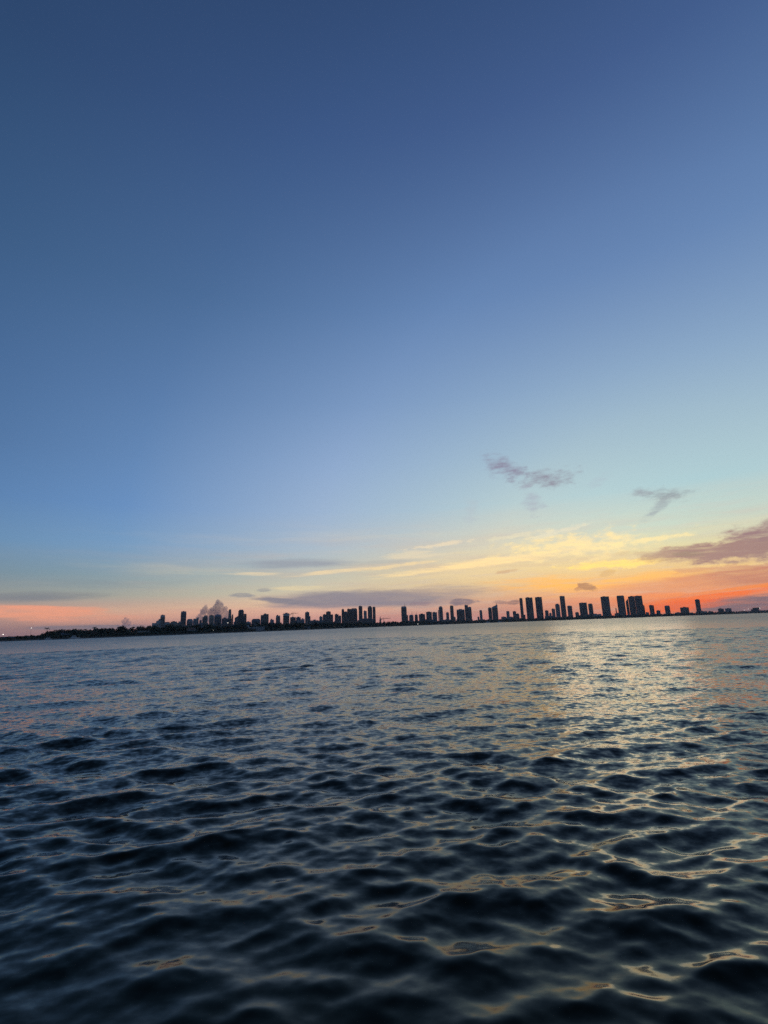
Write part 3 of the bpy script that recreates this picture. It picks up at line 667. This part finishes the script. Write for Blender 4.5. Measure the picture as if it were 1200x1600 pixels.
# ---------------------------------------------------------------- lamps along the shore
def ico(r, n=8):
    b_ = MB(); rings = 5
    for i in range(rings + 1):
        ph_ = math.pi * i / rings
        for j in range(n): b_.v.append((r * math.sin(ph_) * math.cos(2 * math.pi * j / n), r * math.sin(ph_) * math.sin(2 * math.pi * j / n), r * math.cos(ph_)))
    for i in range(rings):
        for j in range(n): b_.f.append((i * n + j, i * n + (j + 1) % n, (i + 1) * n + (j + 1) % n, (i + 1) * n + j))
    return b_
def lamp(label, a, elev, rad_, e=6):
    rad_ *= .6
    d = shore(a) + e; z = CAM_H + d * math.tan(R(elev)) - LZ; z = max(z, 1.2)
    r = thing('lamp_post', label, 'street lamp', polar(a, d, LZ), -R(a), 'lit lamps along the far shore')
    m = MB(); m.cone((0, 0, 0), (0, 0, z), .12, .08); m.build('pole', STEEL, r)
    m = MB(); m.cone((0, 0, z), (0, 0, z + .2), .3, .2); m.build('lamp_cap', STEEL, r)
    o = ico(rad_).build('lamp_globe', LAMP, r, smooth=True); o.location = (0, -.3, z - rad_ * .5)
lamp('lit white lamp at the extreme left end of the shore', -37.0, .47, .75)
lamp('lit lamp on a tall pole above the low trees at far left', -34.98, .97, .55, 30)
lamp('lit lamp low at the water under the cumulus cloud', -18.88, .2, .7)
lamp('lit lamp among the towers right of the cumulus cloud', -17.42, .93, .75, 30)
lamp('lit lamp at the water below the wide mid height block', 3.34, .1, 1.3, -2)
lamp('brightest lit lamp high by the causeway pavilion at right edge', 36.05, .41, 2.2, -20)
lamp('small lit lamp at the left end of the causeway', 34.89, .28, 1.1, -20)
lamp('small lit lamp between causeway end and the pavilion', 35.2, .36, 1.3, -20)

# ---------------------------------------------------------------- moored motor boats
def boat(label, a, e, L, hh):
    d = shore(a) - e; r = thing('motor_boat', label, 'boat', polar(a, d, 0), -R(a) + .15, 'white motor boats moored at the far shore')
    m = MB(); ring = lambda w, x1, z: [(-L / 2, -w, z), (x1 * .5, -w, z), (x1, 0, z), (x1 * .5, w, z), (-L / 2, w, z)]
    m.poly(ring(L * .11, L * .42, -.3), ring(L * .15, L * .52, hh * .4)); hl = m.build('hull', HULL, r)
    m = MB(); m.box(-L * .32, L * .16, -L * .1, L * .1, hh * .4 + .01, hh * .78, t=L * .02); cb = m.build('cabin', WHITE, r)
    m = MB(); m.box(-L * .28, L * .13, -L * .1 - .03, L * .1 + .03, hh * .52, hh * .68); m.build('cabin_window', GLASS, cb)
    m = MB(); m.box(-L * .25, L * .05, -L * .09, L * .09, hh * .95, hh); m.build('flybridge_roof', WHITE, r)
    m = MB()
    for x in (-L * .23, L * .03):
        for y in (-L * .07, L * .07): m.bar((x, y, hh * .76), (x, y, hh * .96), .06)
    m.build('roof_post', STEEL, r)
boat('white motor boat moored near the far left trees', -31.48, 10, 11, 4.2)
boat('small white motor boat moored left of the other left shore boat', -33.56, 8, 8, 3.0)
boat('white motor yacht at the left foot of the sail shaped tower', 11.05, 12, 16, 8)
boat('white motor yacht at the right foot of the sail shaped tower', 12.32, 12, 18, 7)

# ---------------------------------------------------------------- cumulus clouds far behind the left skyline
cm = bpy.data.materials.new('cumulus_vapour'); cm.use_nodes = True; t = cm.node_tree; t.nodes.clear()
pv = t.nodes.new('ShaderNodeVolumePrincipled'); pv.inputs['Color'].default_value = (.90, .95, 1, 1); pv.inputs['Density'].default_value = .009
mo = t.nodes.new('ShaderNodeOutputMaterial'); t.links.new(pv.outputs[0], mo.inputs['Volume'])
def cumulus(label, blobs, a0, d, seed, name='cumulus_cloud'):
    r = random.Random(seed); base = Vector(polar(a0, d)); X_ = Vector((math.cos(R(a0)), -math.sin(R(a0)), 0)); Y_ = Vector((math.sin(R(a0)), math.cos(R(a0)), 0))
    b_ = MB()
    for (da, e_, rad_) in blobs:                      # degrees from a0, elevation, radius in degrees
        k = d * math.pi / 180; c = X_ * (da * k) + Vector((0, 0, 1)) * (e_ * k); rr_ = rad_ * k
        for q in range(9):
            if q == 0: cc = c; r2 = rr_ * .8
            else:
                dv = Vector((r.gauss(0, 1), r.gauss(0, 1), r.gauss(0, 1))).normalized(); cc = c + (X_ * dv.x + Y_ * dv.y + Vector((0, 0, dv.z))) * rr_ * .62; r2 = rr_ * r.uniform(.35, .6)
            s = ico(r2, 14); o = len(b_.v)
            b_.v += [tuple(Vector(v) + cc) for v in s.v]; b_.f += [tuple(i + o for i in f) for f in s.f]
    o = b_.build(name, cm, smooth=True); o.location = base
    tag(o, label, 'cloud'); o['kind'] = 'stuff'
    rm = o.modifiers.new('merge', 'REMESH'); rm.mode = 'VOXEL'; rm.voxel_size = d * .0008; rm.use_smooth_shade = True
    tx = bpy.data.textures.new('billow', 'CLOUDS'); tx.noise_scale = d * .004; tx.noise_depth = 5
    dm = o.modifiers.new('billow', 'DISPLACE'); dm.texture = tx; dm.strength = d * .0035; dm.mid_level = .5; dm.texture_coords = 'LOCAL'
cumulus('large mauve grey cumulus cloud rising behind the left towers',
        [(0.1, 3.0, .42), (.35, 2.75, .4), (-.1, 2.6, .45), (-1.15, 2.55, .35), (-1.3, 2.1, .45), (-.6, 2.1, .5), (.1, 2.1, .6), (.75, 2.3, .45), (1.1, 1.9, .4), (-1.7, 1.6, .4), (-1, 1.4, .6), (0, 1.3, .7), (1, 1.4, .5), (-2.1, 1.1, .35)],
        -18.6, 12000, 3)
cumulus('small grey cumulus cloud standing above the left shore trees',
        [(-.05, 1.6, .2), (.2, 1.55, .16), (-.25, 1.35, .2), (.1, 1.3, .25), (.4, 1.25, .17), (-.1, 1.0, .3), (.3, 1.0, .25), (-.7, .95, .16), (.8, 1.0, .12), (1.3, 1.05, .1)],
        -27.25, 12000, 4)

# ---------------------------------------------------------------- haze: thin sea air around everything but the sky and the clouds
m = MB(); m.box(-7300, 7300, -7300, 7300, -2.0, 150)
hm = bpy.data.materials.new('sea_haze'); hm.use_nodes = True; t = hm.node_tree; t.nodes.clear()
pv = t.nodes.new('ShaderNodeVolumePrincipled'); pv.inputs['Color'].default_value = (.85, .87, .9, 1)
pv.inputs['Density'].default_value = .00005; pv.inputs['Anisotropy'].default_value = .35
mo = t.nodes.new('ShaderNodeOutputMaterial'); t.links.new(pv.outputs[0], mo.inputs['Volume'])
hz = m.build('haze', hm, kind='stuff'); hz['label'] = 'thin pale sea haze over the bay and shore'; hz['category'] = 'haze'
scene.cycles.volume_bounces = 0
scene.cycles.use_denoising = False
